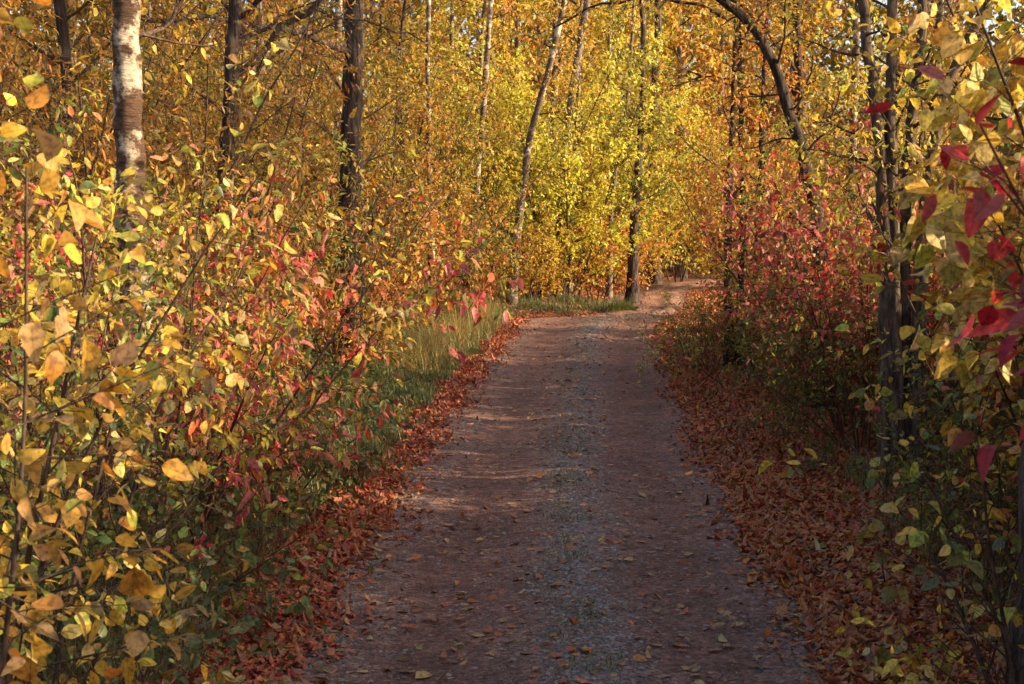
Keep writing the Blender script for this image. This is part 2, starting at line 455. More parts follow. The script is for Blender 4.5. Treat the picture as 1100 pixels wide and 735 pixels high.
def soil_material():
    m, nt, ns, L = new_mat('woodland_soil')
    tc = ns.new('ShaderNodeTexCoord')
    n1 = ns.new('ShaderNodeTexNoise'); n1.inputs['Scale'].default_value = 2.2; n1.inputs['Detail'].default_value = 8; L.new(tc.outputs['Object'], n1.inputs['Vector'])
    v1 = ns.new('ShaderNodeTexVoronoi'); v1.inputs['Scale'].default_value = 26; L.new(tc.outputs['Object'], v1.inputs['Vector'])
    r1 = ramp(ns, [(.0, (.05, .025, .014)), (.35, (.13, .05, .022)), (.65, (.20, .07, .028)), (1, (.10, .06, .03))])
    L.new(v1.outputs['Color'], r1.inputs['Fac'])
    r2 = ramp(ns, [(.35, (.45, .42, .36)), (.65, (1, 1, 1))]); L.new(n1.outputs['Fac'], r2.inputs['Fac'])
    mx = ns.new('ShaderNodeMix'); mx.data_type = 'RGBA'; mx.blend_type = 'MULTIPLY'; mx.inputs['Factor'].default_value = 1
    L.new(r1.outputs[0], mx.inputs['A']); L.new(r2.outputs[0], mx.inputs['B'])
    bp = ns.new('ShaderNodeBump'); bp.inputs['Strength'].default_value = .8; bp.inputs['Distance'].default_value = .03; L.new(v1.outputs['Distance'], bp.inputs['Height'])
    pr = ns.new('ShaderNodeBsdfPrincipled'); pr.inputs['Roughness'].default_value = .95
    L.new(mx.outputs['Result'], pr.inputs['Base Color']); L.new(bp.outputs[0], pr.inputs['Normal'])
    out = ns.new('ShaderNodeOutputMaterial'); L.new(pr.outputs[0], out.inputs['Surface'])
    return m

def gravel_material():
    m, nt, ns, L = new_mat('packed_gravel')
    tc = ns.new('ShaderNodeTexCoord')
    def noi(s, d=6, r=.6):
        n = ns.new('ShaderNodeTexNoise'); n.inputs['Scale'].default_value = s; n.inputs['Detail'].default_value = d; n.inputs['Roughness'].default_value = r
        L.new(tc.outputs['Object'], n.inputs['Vector']); return n
    big, mid, fine = noi(.9), noi(7), noi(90, 4, .7)
    vo = ns.new('ShaderNodeTexVoronoi'); vo.inputs['Scale'].default_value = 48; vo.inputs['Randomness'].default_value = 1; L.new(tc.outputs['Object'], vo.inputs['Vector'])
    r1 = ramp(ns, [(.32, (.165, .108, .090)), (.5, (.245, .168, .142)), (.7, (.32, .232, .203))]); L.new(mid.outputs['Fac'], r1.inputs['Fac'])
    r2 = ramp(ns, [(.3, (.66, .62, .60)), (.7, (1.15, 1.12, 1.12))]); L.new(big.outputs['Fac'], r2.inputs['Fac'])
    a = ns.new('ShaderNodeMix'); a.data_type = 'RGBA'; a.blend_type = 'MULTIPLY'; a.inputs['Factor'].default_value = 1
    L.new(r1.outputs[0], a.inputs['A']); L.new(r2.outputs[0], a.inputs['B'])
    r3 = ramp(ns, [(.0, (.35, .32, .30)), (.45, (.95, .95, .95)), (.8, (1.2, 1.2, 1.2)), (1, (2.0, 1.95, 1.95))])
    sx = ns.new('ShaderNodeSeparateXYZ'); L.new(vo.outputs['Color'], sx.inputs[0]); L.new(sx.outputs[0], r3.inputs['Fac'])
    b = ns.new('ShaderNodeMix'); b.data_type = 'RGBA'; b.blend_type = 'MULTIPLY'; b.inputs['Factor'].default_value = .75
    L.new(a.outputs['Result'], b.inputs['A']); L.new(r3.outputs[0], b.inputs['B'])
    hs = ns.new('ShaderNodeMath'); hs.operation = 'ADD'; L.new(fine.outputs['Fac'], hs.inputs[0])
    iv = ns.new('ShaderNodeMath'); iv.operation = 'MULTIPLY'; iv.inputs[1].default_value = -.9; L.new(vo.outputs['Distance'], iv.inputs[0]); L.new(iv.outputs[0], hs.inputs[1])
    bp = ns.new('ShaderNodeBump'); bp.inputs['Strength'].default_value = .9; bp.inputs['Distance'].default_value = .022; L.new(hs.outputs[0], bp.inputs['Height'])
    pr = ns.new('ShaderNodeBsdfPrincipled'); pr.inputs['Roughness'].default_value = .8; pr.inputs['Specular IOR Level'].default_value = .3
    at = ns.new('ShaderNodeAttribute'); at.attribute_name = 'tint'
    c = ns.new('ShaderNodeMix'); c.data_type = 'RGBA'; c.blend_type = 'MULTIPLY'; c.inputs['Factor'].default_value = 1
    L.new(b.outputs['Result'], c.inputs['A']); L.new(at.outputs['Color'], c.inputs['B'])
    L.new(c.outputs['Result'], pr.inputs['Base Color']); L.new(bp.outputs[0], pr.inputs['Normal'])
    out = ns.new('ShaderNodeOutputMaterial'); L.new(pr.outputs[0], out.inputs['Surface'])
    return m

soil = soil_material(); gravel = gravel_material()
gx = np.concatenate([np.linspace(-400, -30, 12), np.linspace(-28, -8, 30), np.linspace(-7.5, 10, 120), np.linspace(10.5, 30, 30), np.linspace(33, 400, 12)])
gy = np.concatenate([np.linspace(-400, -25, 10), np.linspace(-22, -5, 20), np.linspace(-4.6, 50, 240), np.linspace(51, 90, 30), np.linspace(95, 500, 12)])
X, Y = np.meshgrid(gx, gy)
Z = ground_z(X.ravel(), Y.ravel()).reshape(X.shape)
ins = np.minimum(X - xl(Y), xr(Y) - X)
Z = Z - .10 * np.clip((ins - .02) / .12, 0, 1) * (Y < 59)
tag(link(bpy.data.objects.new('ground', grid_mesh(X, Y, Z, soil, 'ground'))), kind='structure')

ry = np.concatenate([np.linspace(-8, 3, 80), np.linspace(3.03, 16, 420), np.linspace(16.06, 42, 320), np.linspace(42.2, 60, 60)])
rsx = np.linspace(-.09, 1.09, 110)
Y, S = np.meshgrid(ry, rsx, indexing='ij')
X = xl(Y) + (xr(Y) - xl(Y)) * S
Z = road_z(X, Y)
fz = np.array([mnoise.noise((float(a) * 13, float(b) * 11, 0)) for a, b in zip(X.ravel(), Y.ravel())]).reshape(X.shape)
Z = Z + fz * .0035
road = grid_mesh(X, Y, Z, gravel, 'road')
wear = np.clip(np.exp(-((S - .27) / .11) ** 2) + np.exp(-((S - .74) / .12) ** 2) + .25 * wav(X, Y * .4, 3), 0, 1).reshape(-1, 1)
tint = np.array([1.06, .875, .755]) * (1 - wear) + np.array([.90, .655, .53]) * wear
moss = (np.exp(-((S - .49) / .055) ** 2) * np.clip(.35 + .8 * wav(X, Y, 3.5), 0, .8)).reshape(-1, 1)
tint = tint * (1 - moss) + np.array([.62, .66, .38]) * moss                          # thin moss on the crown       # fine brown dirt in the wheel tracks, grey stones between
ta = road.attributes.new('tint', 'FLOAT_COLOR', 'POINT')
c4 = np.ones((len(tint), 4), np.float32); c4[:, :3] = tint; ta.data.foreach_set('color', c4.ravel())
tag(link(bpy.data.objects.new('road', road)), kind='structure')

def surf_z(x, y):
    on = (x > xl(y)) & (x < xr(y))
    return np.where(on, road_z(x, y), np.maximum(ground_z(x, y), road_z(x, y)))

# loose stones
def stones(seed, n):
    rng = rs(seed)
    y = 4.2 + 26 * rng.rand(n) ** 2.0
    u = rng.rand(n)
    s = np.where(u < .48, rng.normal(.535, .05, n), np.where(u < .66, rng.normal(.05, .07, n), np.where(u < .80, rng.normal(.95, .06, n), rng.rand(n))))
    x = xl(y) + (xr(y) - xl(y)) * s
    z = surf_z(x, y)
    a = np.array([[1, 0, 0], [0, 1, 0], [-1, 0, 0], [0, -1, 0], [0, 0, 1], [.7, .7, .55], [-.7, .7, .5], [-.7, -.7, .6], [.7, -.7, .5]])
    F = [[0, 5, 4], [5, 1, 4], [1, 6, 4], [6, 2, 4], [2, 7, 4], [7, 3, 4], [3, 8, 4], [8, 0, 4]]
    r = .0035 + .013 * rng.rand(n) ** 3.5
    V = a[None] * rng.uniform(.6, 1.3, (n, 9, 1)) * r[:, None, None] * rng.uniform([.8, .8, .5], [1.3, 1.3, .9], (n, 1, 3))
    th = rng.uniform(0, 6.28, n); c, s_ = np.cos(th)[:, None], np.sin(th)[:, None]
    V = np.stack([V[..., 0] * c - V[..., 1] * s_, V[..., 0] * s_ + V[..., 1] * c, V[..., 2]], -1) + np.stack([x, y, z - r * .15], -1)[:, None]
    fl = np.array(F).ravel(); loops = (fl[None] + (np.arange(n) * 9)[:, None]).ravel()
    g = rng.uniform(.06, .27, (n, 1)) * np.array([1, .79, .66]) * rng.uniform(.9, 1.1, (n, 3))
    m, nt, ns, L = new_mat('stone')
    at = ns.new('ShaderNodeAttribute'); at.attribute_name = 'tint'
    pr = ns.new('ShaderNodeBsdfPrincipled'); pr.inputs['Roughness'].default_value = .75; L.new(at.outputs['Color'], pr.inputs['Base Color'])
    out = ns.new('ShaderNodeOutputMaterial'); L.new(pr.outputs[0], out.inputs['Surface'])
    me = mesh_np('gravel', V.reshape(-1, 3), loops, np.arange(n * 8) * 3, m, np.repeat(g, 9, 0))
    return tag(link(bpy.data.objects.new('gravel', me)), 'loose grey stones along the crown and edges of the lane', 'gravel', kind='stuff')
stones(3, 80000)

# fallen leaves
LITPAL = {'rust': 7, 'brown': 2, 'tan': .9, 'orange': 2.8, 'red': .9, 'straw': .35, 'maroon': 1.0}
def litter(name, label, seed, x, y, size, pal, tilt=.45, fold=.8, curl=.7):
    rng = rs(seed); n = len(x)
    z = surf_z(x, y) + rng.uniform(.002, .022, n)
    th = rng.uniform(0, 6.28, n)
    ax = norm(np.stack([np.cos(th), np.sin(th), rng.normal(0, tilt * .5, n)], -1))
    nr = norm(np.stack([rng.normal(0, tilt, n), rng.normal(0, tilt, n), np.ones(n)], -1)) * np.where(rng.rand(n) < .5, 1, -1)[:, None]
    pos = np.stack([x, y, z], -1) - ax * (np.asarray(size) * .5)[:, None]
    me = leaf_mesh(name, pos, ax, nr, size, .58, pick(rng, pal, n), M['litter'], 1, rng, fold=fold, curl=curl)
    return tag(link(bpy.data.objects.new(name, me)), label, 'fallen leaves', kind='stuff')
rng = rs(11)
n = 100000                                   # bank along the hedge opposite the verge
y = 3.0 + 36 * rng.rand(n) ** 1.7
f = rng.rand(n)
w = 1.55
x = xr(y) - .16 + np.where(f < .82, (rng.rand(n) ** .85) * w, w + rng.rand(n) * 2.2) + .10 * rng.normal(0, 1, n) * (rng.rand(n) < .3)
x = np.where(rng.rand(n) < .10, xr(y) + .05 - np.abs(rng.normal(0, .16, n)), x)
litter('fallen_leaves', 'deep bank of rust brown fallen leaves between the lane and the red shrubs', 12, x, y, np.clip(rng.normal(.058, .013, n), .025, .095), {'rust': 8, 'orange': 4.5, 'brown': 1.2, 'tan': 1, 'red': 1.2, 'straw': .3, 'maroon': .6})
n = 52000
y = 3.0 + 27 * rng.rand(n) ** 1.7
w = np.interp(y, [3, 7, 12, 18, 26, 30], [.75, .62, .42, .34, .28, .2])
x = xl(y) + .10 - (rng.rand(n) ** 1.0) * w
f = rng.rand(n)
x = np.where(f < .25, x - w * rng.rand(n) - rng.rand(n) * 1.2, x); x = np.where((f > .25) & (f < .33), xl(y) + np.abs(rng.normal(0, .15, n)), x)
litter('fallen_leaves', 'narrow drift of red brown fallen leaves between the lane and the green verge', 13, x, y, np.clip(rng.normal(.056, .013, n), .025, .095), LITPAL)
n = 3600
y = 4.5 + 33 * rng.rand(n) ** 1.5
s = rng.rand(n)
x = xl(y) + (xr(y) - xl(y)) * s
far = (y > 12) & (y < 24); mid = far & (rng.rand(n) < .55)
x = np.where(mid, xl(y) + (xr(y) - xl(y)) * rng.normal(.5, .09, n), x)
litter('fallen_leaves', 'scattered single dry leaves lying on the bare gravel of the lane', 14, x, y, np.clip(rng.normal(.054, .018, n), .018, .11), {'rust': 3, 'tan': 3, 'straw': 1.6, 'orange': 1.5, 'brown': 1.5}, .18, .35, .35)
n = 60000                                    # the floor of the wood on both sides
y = 4 + 50 * rng.rand(n); side = rng.rand(n) < .5
x = np.where(side, xl(y) - .8 - 9 * rng.rand(n) ** 1.4, xr(y) + 1.4 + 8 * rng.rand(n) ** 1.4)
litter('fallen_leaves', 'thin brown leaf cover on the woodland floor under the shrubs', 15, x, y, np.clip(rng.normal(.065, .015, n), .03, .1), LITPAL)

# grass
def blades(name, label, seed, x, y, h, pal, bend=.5, wid=.005):
    rng = rs(seed); n = len(x)
    z = surf_z(x, y) - .01
    th = rng.uniform(0, 6.28, n); d = np.stack([np.cos(th), np.sin(th), np.zeros(n)], -1)
    sd = np.stack([-np.sin(th), np.cos(th), np.zeros(n)], -1)
    base = np.stack([x, y, z], -1); b = bend * rng.uniform(.1, 1.3, n)
    w = (wid * rng.uniform(.6, 1.4, n))[:, None]
    V = np.zeros((n, 7, 3)); h = np.asarray(h)
    for i, (t, ww) in enumerate(((0, 1), (.4, .9), (.75, .6))):
        c = base + (np.array([0, 0, 1.]) * (h * t * (1 - .25 * b * t))[:, None]) + d * (h * b * t * t)[:, None]
        V[:, 2 * i] = c - sd * w * ww; V[:, 2 * i + 1] = c + sd * w * ww
    V[:, 6] = base + np.array([0, 0, 1.]) * (h * (1 - .3 * b))[:, None] + d * (h * b)[:, None]
    fl = np.array([0, 1, 3, 2, 2, 3, 5, 4, 4, 5, 6]); fs = np.array([0, 4, 8])
    loops = (fl[None] + (np.arange(n) * 7)[:, None]).ravel(); st = (fs[None] + (np.arange(n) * 11)[:, None]).ravel()
    me = mesh_np(name, V.reshape(-1, 3), loops, st, M['grass'], np.repeat(pick(rng, pal, n), 7, 0))
    return tag(link(bpy.data.objects.new(name, me)), label, 'grass', kind='stuff')
n = 60000
y = 10.5 + 22 * rng.rand(n) ** .9
wv = np.interp(y, [10, 14, 18, 26, 30, 33], [.35, .9, 1.5, 1.9, 2.2, 1.6])
x = xl(np.minimum(y, 28.5)) - .22 - wv * rng.rand(n)
cl = .5 + .5 * wav(x, y, 2.6)
h = (.05 + .17 * cl * rng.rand(n)) * (.55 + .9 * (xl(np.minimum(y, 28.5)) - x) / wv) * np.interp(y, [10, 20, 33], [1, 1.2, 1.2])
blades('grass', 'green grass of the verge beside the lane before the bend', 21, x, y, h, {'green': 4, 'dull': 3, 'olive': 2, 'straw': .8}, .6)
n = 15000
cx = np.array([-1.55, -1.3, -1.1, -1.7, -.95, -1.4, -.75]); cy = np.array([19.5, 21.5, 24, 23, 26.5, 26.5, 28.3]); k = rng.choice(7, n)
x = cx[k] + rng.normal(0, .30, n); y = cy[k] + rng.normal(0, .9, n)
blades('grass', 'tall straw coloured grass standing out of the verge before the bend', 22, x, y, rng.uniform(.15, .75, n) * rng.uniform(.5, 1, n), {'straw': 1.6, 'olive': 4, 'amber': 1.4, 'green': 2.5, 'tan': 1}, 1.0, .0028)
n = 15000
y = 29.0 + 4 * rng.rand(n); x = -1.5 + 4.3 * rng.rand(n)
y = np.maximum(y, np.interp(x, [0, .4, .9, 2.0, 2.75], [28.5, 29.0, 29.4, 30.3, 31.3]) + .25)
blades('grass', 'dark green grass at the foot of the golden bushes by the bend', 23, x, y, (.04 + .30 * rng.rand(n)) * np.clip(.45 + .9 * wav(x, y, 3.2), .1, 1), {'green': 3, 'dull': 5, 'olive': 2, 'brown': 1.5}, .8)
n = 5200
y = 3.2 + 9 * rng.rand(n) ** 1.3; x = xr(y) + .75 + np.abs(rng.normal(0, .5, n))
keep = wav(x, y, 3.1) > .1; x, y = x[keep], y[keep]
blades('grass', 'thin grass tufts among the leaves under the yellow sapling', 24, x, y, rng.uniform(.1, .34, len(x)), {'green': 3, 'olive': 2, 'straw': 1}, .7, .003)
n = 9000
y = 4.5 + 8 * rng.rand(n); x = xl(y) - .35 - 1.5 * rng.rand(n) ** .8
blades('grass', 'thin wiry grass under the shrubs along the lane', 25, x, y, rng.uniform(.12, .45, n), {'green': 3, 'dull': 2, 'straw': 2, 'tan': 2}, .8, .003)
n = 2600
y = 6.3 + 8 * rng.rand(n) ** 1.5; x = xl(y) + (xr(y) - xl(y)) * rng.normal(.52, .035, n)
keep = wav(x, y, 4) > -.05
blades('grass', 'sparse short grass on the crown between the wheel tracks', 26, x[keep], y[keep], rng.uniform(.012, .055, keep.sum()), {'green': 2, 'olive': 2, 'straw': 1}, .9, .003)

# low herbs in the verge
def herbs(label, seed, x, y, z, size, pal, ratio=.55):
    rng = rs(seed); n = len(x)
    pos = np.stack([x, y, surf_z(x, y) + z], -1)
    ax = norm(rng.normal(0, 1, (n, 3)) * [1, 1, .5] + [0, 0, -.1]); nr = norm(rng.normal(0, .5, (n, 3)) + [0.1, -.2, 1])
    me = leaf_mesh('undergrowth', pos, ax, nr, size, ratio, pick(rng, pal, n), M['leaf'], 1, rng)
    return tag(link(bpy.data.objects.new('undergrowth', me)), label, 'undergrowth', kind='stuff')
n = 15000
y = 5.2 + 9 * rng.rand(n); x = xl(y) - .28 - 1.3 * rng.rand(n) ** .8
cl = np.clip(.5 + .8 * wav(x, y, 3.3), .05, 1)
herbs('low green herbs on the shaded bank beneath the shrubs beside the lane', 31, x, y, rng.uniform(.02, .5, n) * cl, rng.uniform(.025, .055, n), {'dull': 5, 'green': 4, 'olive': 1.2, 'tan': .4, 'lime': .3}, .5)
n = 9000
y = 14 + 16 * rng.rand(n); x = xl(np.minimum(y, 28)) - .9 - 1.3 * rng.rand(n)
herbs('dull green herbs in the verge below the orange shrubs', 32, x, y, rng.uniform(.02, .45, n), rng.uniform(.03, .06, n), {'dull': 4, 'green': 4, 'olive': 2})
n = 7000
y = 9 + 16 * rng.rand(n); x = xr(y) + 1.0 + .9 * rng.rand(n)
herbs('dull green herbs under the red shrubs', 33, x, y, rng.uniform(.02, .4, n), rng.uniform(.025, .05, n), {'dull': 4, 'green': 3, 'olive': 2, 'red': .6})

# ------------------------------------------------------------------ shrubs and saplings close to the camera
GY = {'yellow': 4, 'gold': 3, 'amber': 2, 'pale': 1, 'tan': 1.2, 'lime': .5}
put(shrub('poplar_sapling', 101, lod=0, leaf=.054, ratio=.76, per=1, gap=.055, keep=.85, pal={'yellow': 3, 'gold': 3, 'amber': 2.5, 'tan': 1.3, 'lime': .8, 'green': .35, 'orange': .4}, t0=.4, n2=17, L2=.52, n3=4, L3=.2, ang=(50, 85),
      poly=[([(0, 0, -.05), (.03, .02, 1.0), (.10, .05, 1.8), (.16, .1, 2.65)], .012), ([(.05, .1, -.05), (.15, .15, .8), (.24, .2, 1.55), (.27, .2, 2.2)], .010), ([(-.1, .35, -.05), (.05, .35, .9), (.2, .45, 1.6)], .009)]),
    -1.27, 2.75, label='young poplar sapling with big round amber leaves, in front of the ochre shrub', cat='sapling')
put(shrub('hazel_shrub', 402, lod=0, leaf=.047, ratio=.7, h=2.75, stems=6, lean=(1, 7), per=2, gap=.06, pal=GY, pal2={'yellow': 3, 'pale': 3, 'lime': 2, 'green': 1.2, 'tan': 2}, blend=(1.6, 2.3), n2=14, L2=.7, n3=6),
    -1.78, 4.1, label='tall shrub with ochre and lime leaves just behind the young poplar sapling')
put(shrub('alder_shrub', 305, lod=0, leaf=.043, ratio=.68, h=2.3, stems=6, lean=(2, 8), per=2, gap=.06, pal={'green': 3, 'lime': 2.2, 'dull': 1.5, 'yellow': 1.6, 'tan': 1}, pal2={'lime': 2, 'yellow': 3, 'green': 2, 'tan': 1.2}, blend=(1.2, 1.9), n2=14, L2=.66, r=.012),
    -1.9, 5.6, label='shrub with crooked dark stems and mixed green and yellow leaves before the thick birch')
# red dogwoods by the birch
RED = {'red': 3, 'pink': 3, 'orange': 2.4, 'tan': 1, 'gold': .8, 'green': 1.6, 'lime': .6}
dog = shrub('dogwood_shrub', 104, leaf=.068, ratio=.46, h=2.4, stems=7, lean=(6, 34), per=2, gap=.06, droop=1.2, keep=.85, pal=RED, n2=13, L2=.7, bark='twig_red')
put(dog, -1.95, 8.0, .4, label='shrub with drooping pink and red leaves reaching toward the lane beyond the thick birch')
put(shrub('dogwood_shrub', 105, leaf=.066, ratio=.46, h=2.0, stems=6, lean=(10, 38), per=2, gap=.06, droop=1.2, pal={'red': 2, 'orange': 3, 'gold': 2, 'green': 1, 'pink': 1}, n2=12, L2=.6, bark='twig_red'),
    -2.25, 10.2, 1.0, label='shrub tipped with orange and scarlet leaves hanging above the start of the green verge')
put(shrub('dogwood_shrub', 106, leaf=.055, ratio=.5, h=2.6, stems=7, per=2, gap=.055, pal={'yellow': 3, 'lime': 2, 'green': 1.5, 'pink': 2, 'gold': 2, 'tan': 1}, n2=14, L2=.75),
    -2.05, 7.4, label='shrub of yellow lime and pinkish leaves around the foot of the thick birch')
put(shrub('bramble_shrub', 107, leaf=.05, ratio=.55, h=1.15, stems=9, lean=(15, 60), per=2, gap=.045, pal={'dull': 3, 'green': 3, 'olive': 2, 'brown': 1, 'maroon': 1, 'rust': .8}, n2=12, L2=.5, r=.008),
    -1.85, 7.0, label='low dull green thicket spilling onto the leaf drift before the pink shrub')
put(shrub('bramble_shrub', 108, leaf=.05, ratio=.5, h=1.25, stems=9, lean=(15, 60), per=2, gap=.045, pal={'green': 3, 'dull': 3, 'brown': 2, 'rust': 1, 'red': .8, 'olive': 2}, n2=12, L2=.5, r=.008),
    -1.8, 9.4, .7, label='low thicket of green and brownish red leaves below the pink shrub')
put(shrub('bramble_shrub', 109, lod=0, leaf=.05, ratio=.6, h=1.0, stems=7, lean=(15, 55), per=1, gap=.05, pal={'dull': 2, 'green': 3, 'tan': 2, 'amber': 1, 'straw': 1, 'lime': .6}, n2=11, L2=.42, r=.007),
    -1.72, 5.1, label='low tangled shrub with thin stems and green and tan leaves under the ochre shrub')
put(dog, -2.35, 9.2, 2.4, 1.0, label='second pink and red shrub, just behind the drooping one')
# hedge row behind them
OT = {'amber': 3, 'tan': 3, 'orange': 2, 'olive': 1.6, 'gold': 2, 'brown': 1.2, 'yellow': 1, 'rust': .8, 'lime': .6}
wil = shrub('willow_shrub', 110, leaf=.075, ratio=.27, h=4.3, stems=7, lean=(4, 24), per=2, gap=.055, pal=OT, n2=20, L2=1.0, n3=8, L3=.34, r=.022, t0=.15)
put(wil, -3.5, 10.8, label='tall willow bush with narrow tan leaves behind the thick birch', cat='shrub', group='willow bushes of the hedge')
put(wil, -4.9, 13.0, 2.0, 1.08, label='tall willow bush of narrow amber leaves, second row behind the thick birch', group='willow bushes of the hedge')
put(wil, -3.2, 14.2, 4.0, .95, label='tall willow bush with narrow tan leaves between the thick birch and the black trunk', group='willow bushes of the hedge')
wi2 = shrub('willow_shrub', 111, leaf=.07, ratio=.3, h=4.6, stems=7, lean=(3, 22), per=2, gap=.055, pal={'olive': 2.5, 'amber': 3, 'gold': 2, 'lime': 1.5, 'tan': 1.5, 'brown': .6}, n2=20, L2=1.0, n3=8, L3=.34, r=.022, t0=.12)
put(wi2, -5.8, 16.5, .5, 1.1, label='tall olive and amber bush deep in the wood at the edge of the view', group='willow bushes of the hedge')
put(wi2, -3.6, 17.8, 2.5, 1.0, label='tall olive and amber bush beside the black trunk', group='willow bushes of the hedge')
put(wi2, -4.8, 20.5, 4.2, 1.25, label='tall olive and amber bush behind the black trunk', group='willow bushes of the hedge')
mix = shrub('mixed_shrub', 112, leaf=.055, ratio=.5, h=3.0, stems=6, per=2, gap=.055, pal={'yellow': 3, 'lime': 2, 'green': 2, 'gold': 2, 'pink': .8, 'tan': 1}, n2=16, L2=.8, r=.016, t0=.15)
put(mix, -2.75, 9.4, .3, .95, label='full yellow green bush between the pink shrub and the thick birch')
put(mix, -2.9, 12.6, 2.2, .85, label='rounded yellow green bush behind the scarlet tipped shrub')
put(mix, -3.0, 15.6, 4.1, .9, label='yellow green bush at the hedge foot, in front of the black trunk')
ora = shrub('mixed_shrub', 113, leaf=.06, ratio=.5, h=2.6, stems=6, per=2, gap=.055, pal={'orange': 3, 'amber': 3, 'rust': 2, 'gold': 1.5, 'olive': 1.5, 'green': .8, 'brown': 1}, n2=16, L2=.75, r=.016, t0=.12, lod=2)
put(ora, -2.25, 19.0, .3, .9, label='rust and orange bush behind the verge, beside the black trunk')
put(ora, -2.0, 16.9, 3.0, .88, label='orange and olive bush hiding the foot of the black trunk')
put(ora, -2.1, 22.0, 2.3, 1.0, label='orange bush behind the tall straw grass of the verge')
put(ora, -2.9, 24.5, 4.0, 1.15, label='orange bush around the foot of the slim birch')
grn = shrub('mixed_shrub', 114, leaf=.06, ratio=.5, h=2.8, stems=6, per=2, gap=.055, pal={'olive': 3, 'green': 2, 'amber': 2, 'gold': 1.5, 'dull': 1.5, 'orange': 1}, n2=16, L2=.8, r=.016, t0=.12, lod=2)
put(grn, -1.9, 23.4, .2, 1.15, label='olive green bush at the end of the verge near the slim birch')
put(grn, -1.45, 27.6, 2.0, 1.15, label='dark olive bush where the verge meets the bend')
put(grn, -.75, 29.9, 4.0, .95, label='olive bush at the foot of the leaning birch')
put(mix, -2.5, 10.0, 5, .82, label='yellow green bush behind the drooping pink and red shrub')
put(grn, -2.75, 17.2, 1.0, 1.15, label='tall olive bush in front of the black trunk')
rd2 = shrub('dogwood_shrub', 115, leaf=.075, ratio=.5, h=2.0, stems=4, lean=(8, 30), per=2, gap=.06, droop=1.0, pal={'red': 5, 'pink': 1, 'orange': 1}, n2=9, L2=.5, lod=2, bark='twig_red')
put(rd2, -1.1, 26.3, label='small bush with scarlet leaves standing out of the olive bushes near the verge end')
put(rd2, .5, 35.2, 2.0, 1.4, label='crimson leaved bush behind the golden bushes at the bend')
gol = shrub('golden_shrub', 116, leaf=.062, ratio=.6, h=2.5, stems=7, per=2, gap=.055, pal={'gold': 4, 'amber': 3, 'yellow': 1.5, 'orange': 1.5, 'olive': .7, 'pink': .3}, n2=16, L2=.8, r=.016, t0=.1, lod=2)
put(gol, .3, 31.6, 0, .85, label='golden bush at the bend just beside the leaning birch', group='golden bushes at the bend')
put(gol, 1.15, 32.9, 2, 1.0, label='golden bush at the bend below the grey trunk', group='golden bushes at the bend')
put(gol, 2.05, 34.3, 4, 1.0, label='golden bush at the bend next to the trunk at the road corner', group='golden bushes at the bend')
put(gol, 3.0, 37.2, 1, 1.1, label='golden bush behind the trunk at the road corner', group='golden bushes at the bend')

# ------------------------------------------------------------------ shrubs opposite, beside the leaf bank
put(shrub('crimson_shrub', 120, lod=0, leaf=.063, ratio=.5, per=1, gap=.07, droop=.9, keep=.9, pal={'crimson': 4, 'red': 2.4, 'pink': .7, 'maroon': .6, 'green': .25}, t0=.55, n2=16, L2=.34, n3=4, L3=.14, bark='twig_red',
      poly=[([(0, 0, -.05), (-.02, 0, 1.0), (-.16, .02, 1.7), (-.46, .05, 2.3)], .010), ([(.1, .1, -.05), (.08, .1, 1.2), (-.12, .1, 1.8), (-.40, .15, 2.2)], .009)]),
    1.36, 2.75, label='arching shoot with large deep crimson leaves before the yellow aspen sapling')
put(shrub('aspen_sapling', 121, lod=0, leaf=.054, ratio=.9, per=2, gap=.06, droop=1.2, pal={'yellow': 5, 'pale': 3, 'lime': 1, 'gold': 1}, t0=.58, n2=18, L2=.42, n3=5, L3=.18,
      poly=[([(0, 0, -.05), (-.06, 0, 1.2), (-.22, .05, 1.9), (-.5, .1, 2.65)], .014), ([(.2, .25, -.05), (.1, .2, 1.2), (-.1, .2, 1.9), (-.3, .2, 2.5)], .012), ([(.1, .1, -.05), (0, .1, 1.1), (-.3, .0, 1.75), (-.5, .0, 2.15)], .010)]),
    1.75, 3.8, label='aspen sapling with round bright yellow leaves behind the crimson shoot', cat='sapling')
put(shrub('hazel_shrub', 122, lod=0, leaf=.052, ratio=.72, h=1.6, stems=5, lean=(6, 30), per=1, gap=.06, keep=.75, pal={'green': 2.4, 'olive': 2, 'lime': 2.2, 'yellow': 1.2, 'amber': .8, 'dull': 1}, n2=13, L2=.5, n3=5),
    1.95, 4.6, label='shrub with broad olive green leaves under the yellow aspen sapling')
put(shrub('hazel_shrub', 123, lod=0, leaf=.045, ratio=.7, h=.85, stems=5, lean=(6, 36), per=1, gap=.05, pal={'yellow': 3, 'pale': 2, 'straw': 1, 'lime': 1}, n2=9, L2=.3, n3=4, r=.006),
    1.62, 4.6, label='low sprig shrub with small pale yellow leaves and thin grass at its foot')
put(shrub('hazel_shrub', 124, lod=0, leaf=.05, ratio=.6, h=2.5, stems=6, lean=(4, 24), per=1, gap=.055, pal={'yellow': 2, 'lime': 2, 'pink': 1, 'red': 1.4, 'gold': 2, 'green': 1}, n2=14, L2=.65),
    2.75, 6.5, label='sparse yellow and red shrub between the aspen sapling and the many stemmed tree')
put(shrub('dogwood_seedling', 125, lod=0, leaf=.1, ratio=.36, per=1, gap=.12, pal={'pink': 2, 'green': 1.2, 'red': 1, 'tan': 1}, t0=.55, n2=3, L2=.12, n3=1, L3=.05, droop=.1,
      poly=[([(0, 0, -.03), (-.05, 0, .18), (-.14, 0, .36), (-.18, 0, .46)], .005)]),
    2.12, 7.9, label='little seedling with a few pink and green leaves rising from the fallen leaves', cat='seedling')
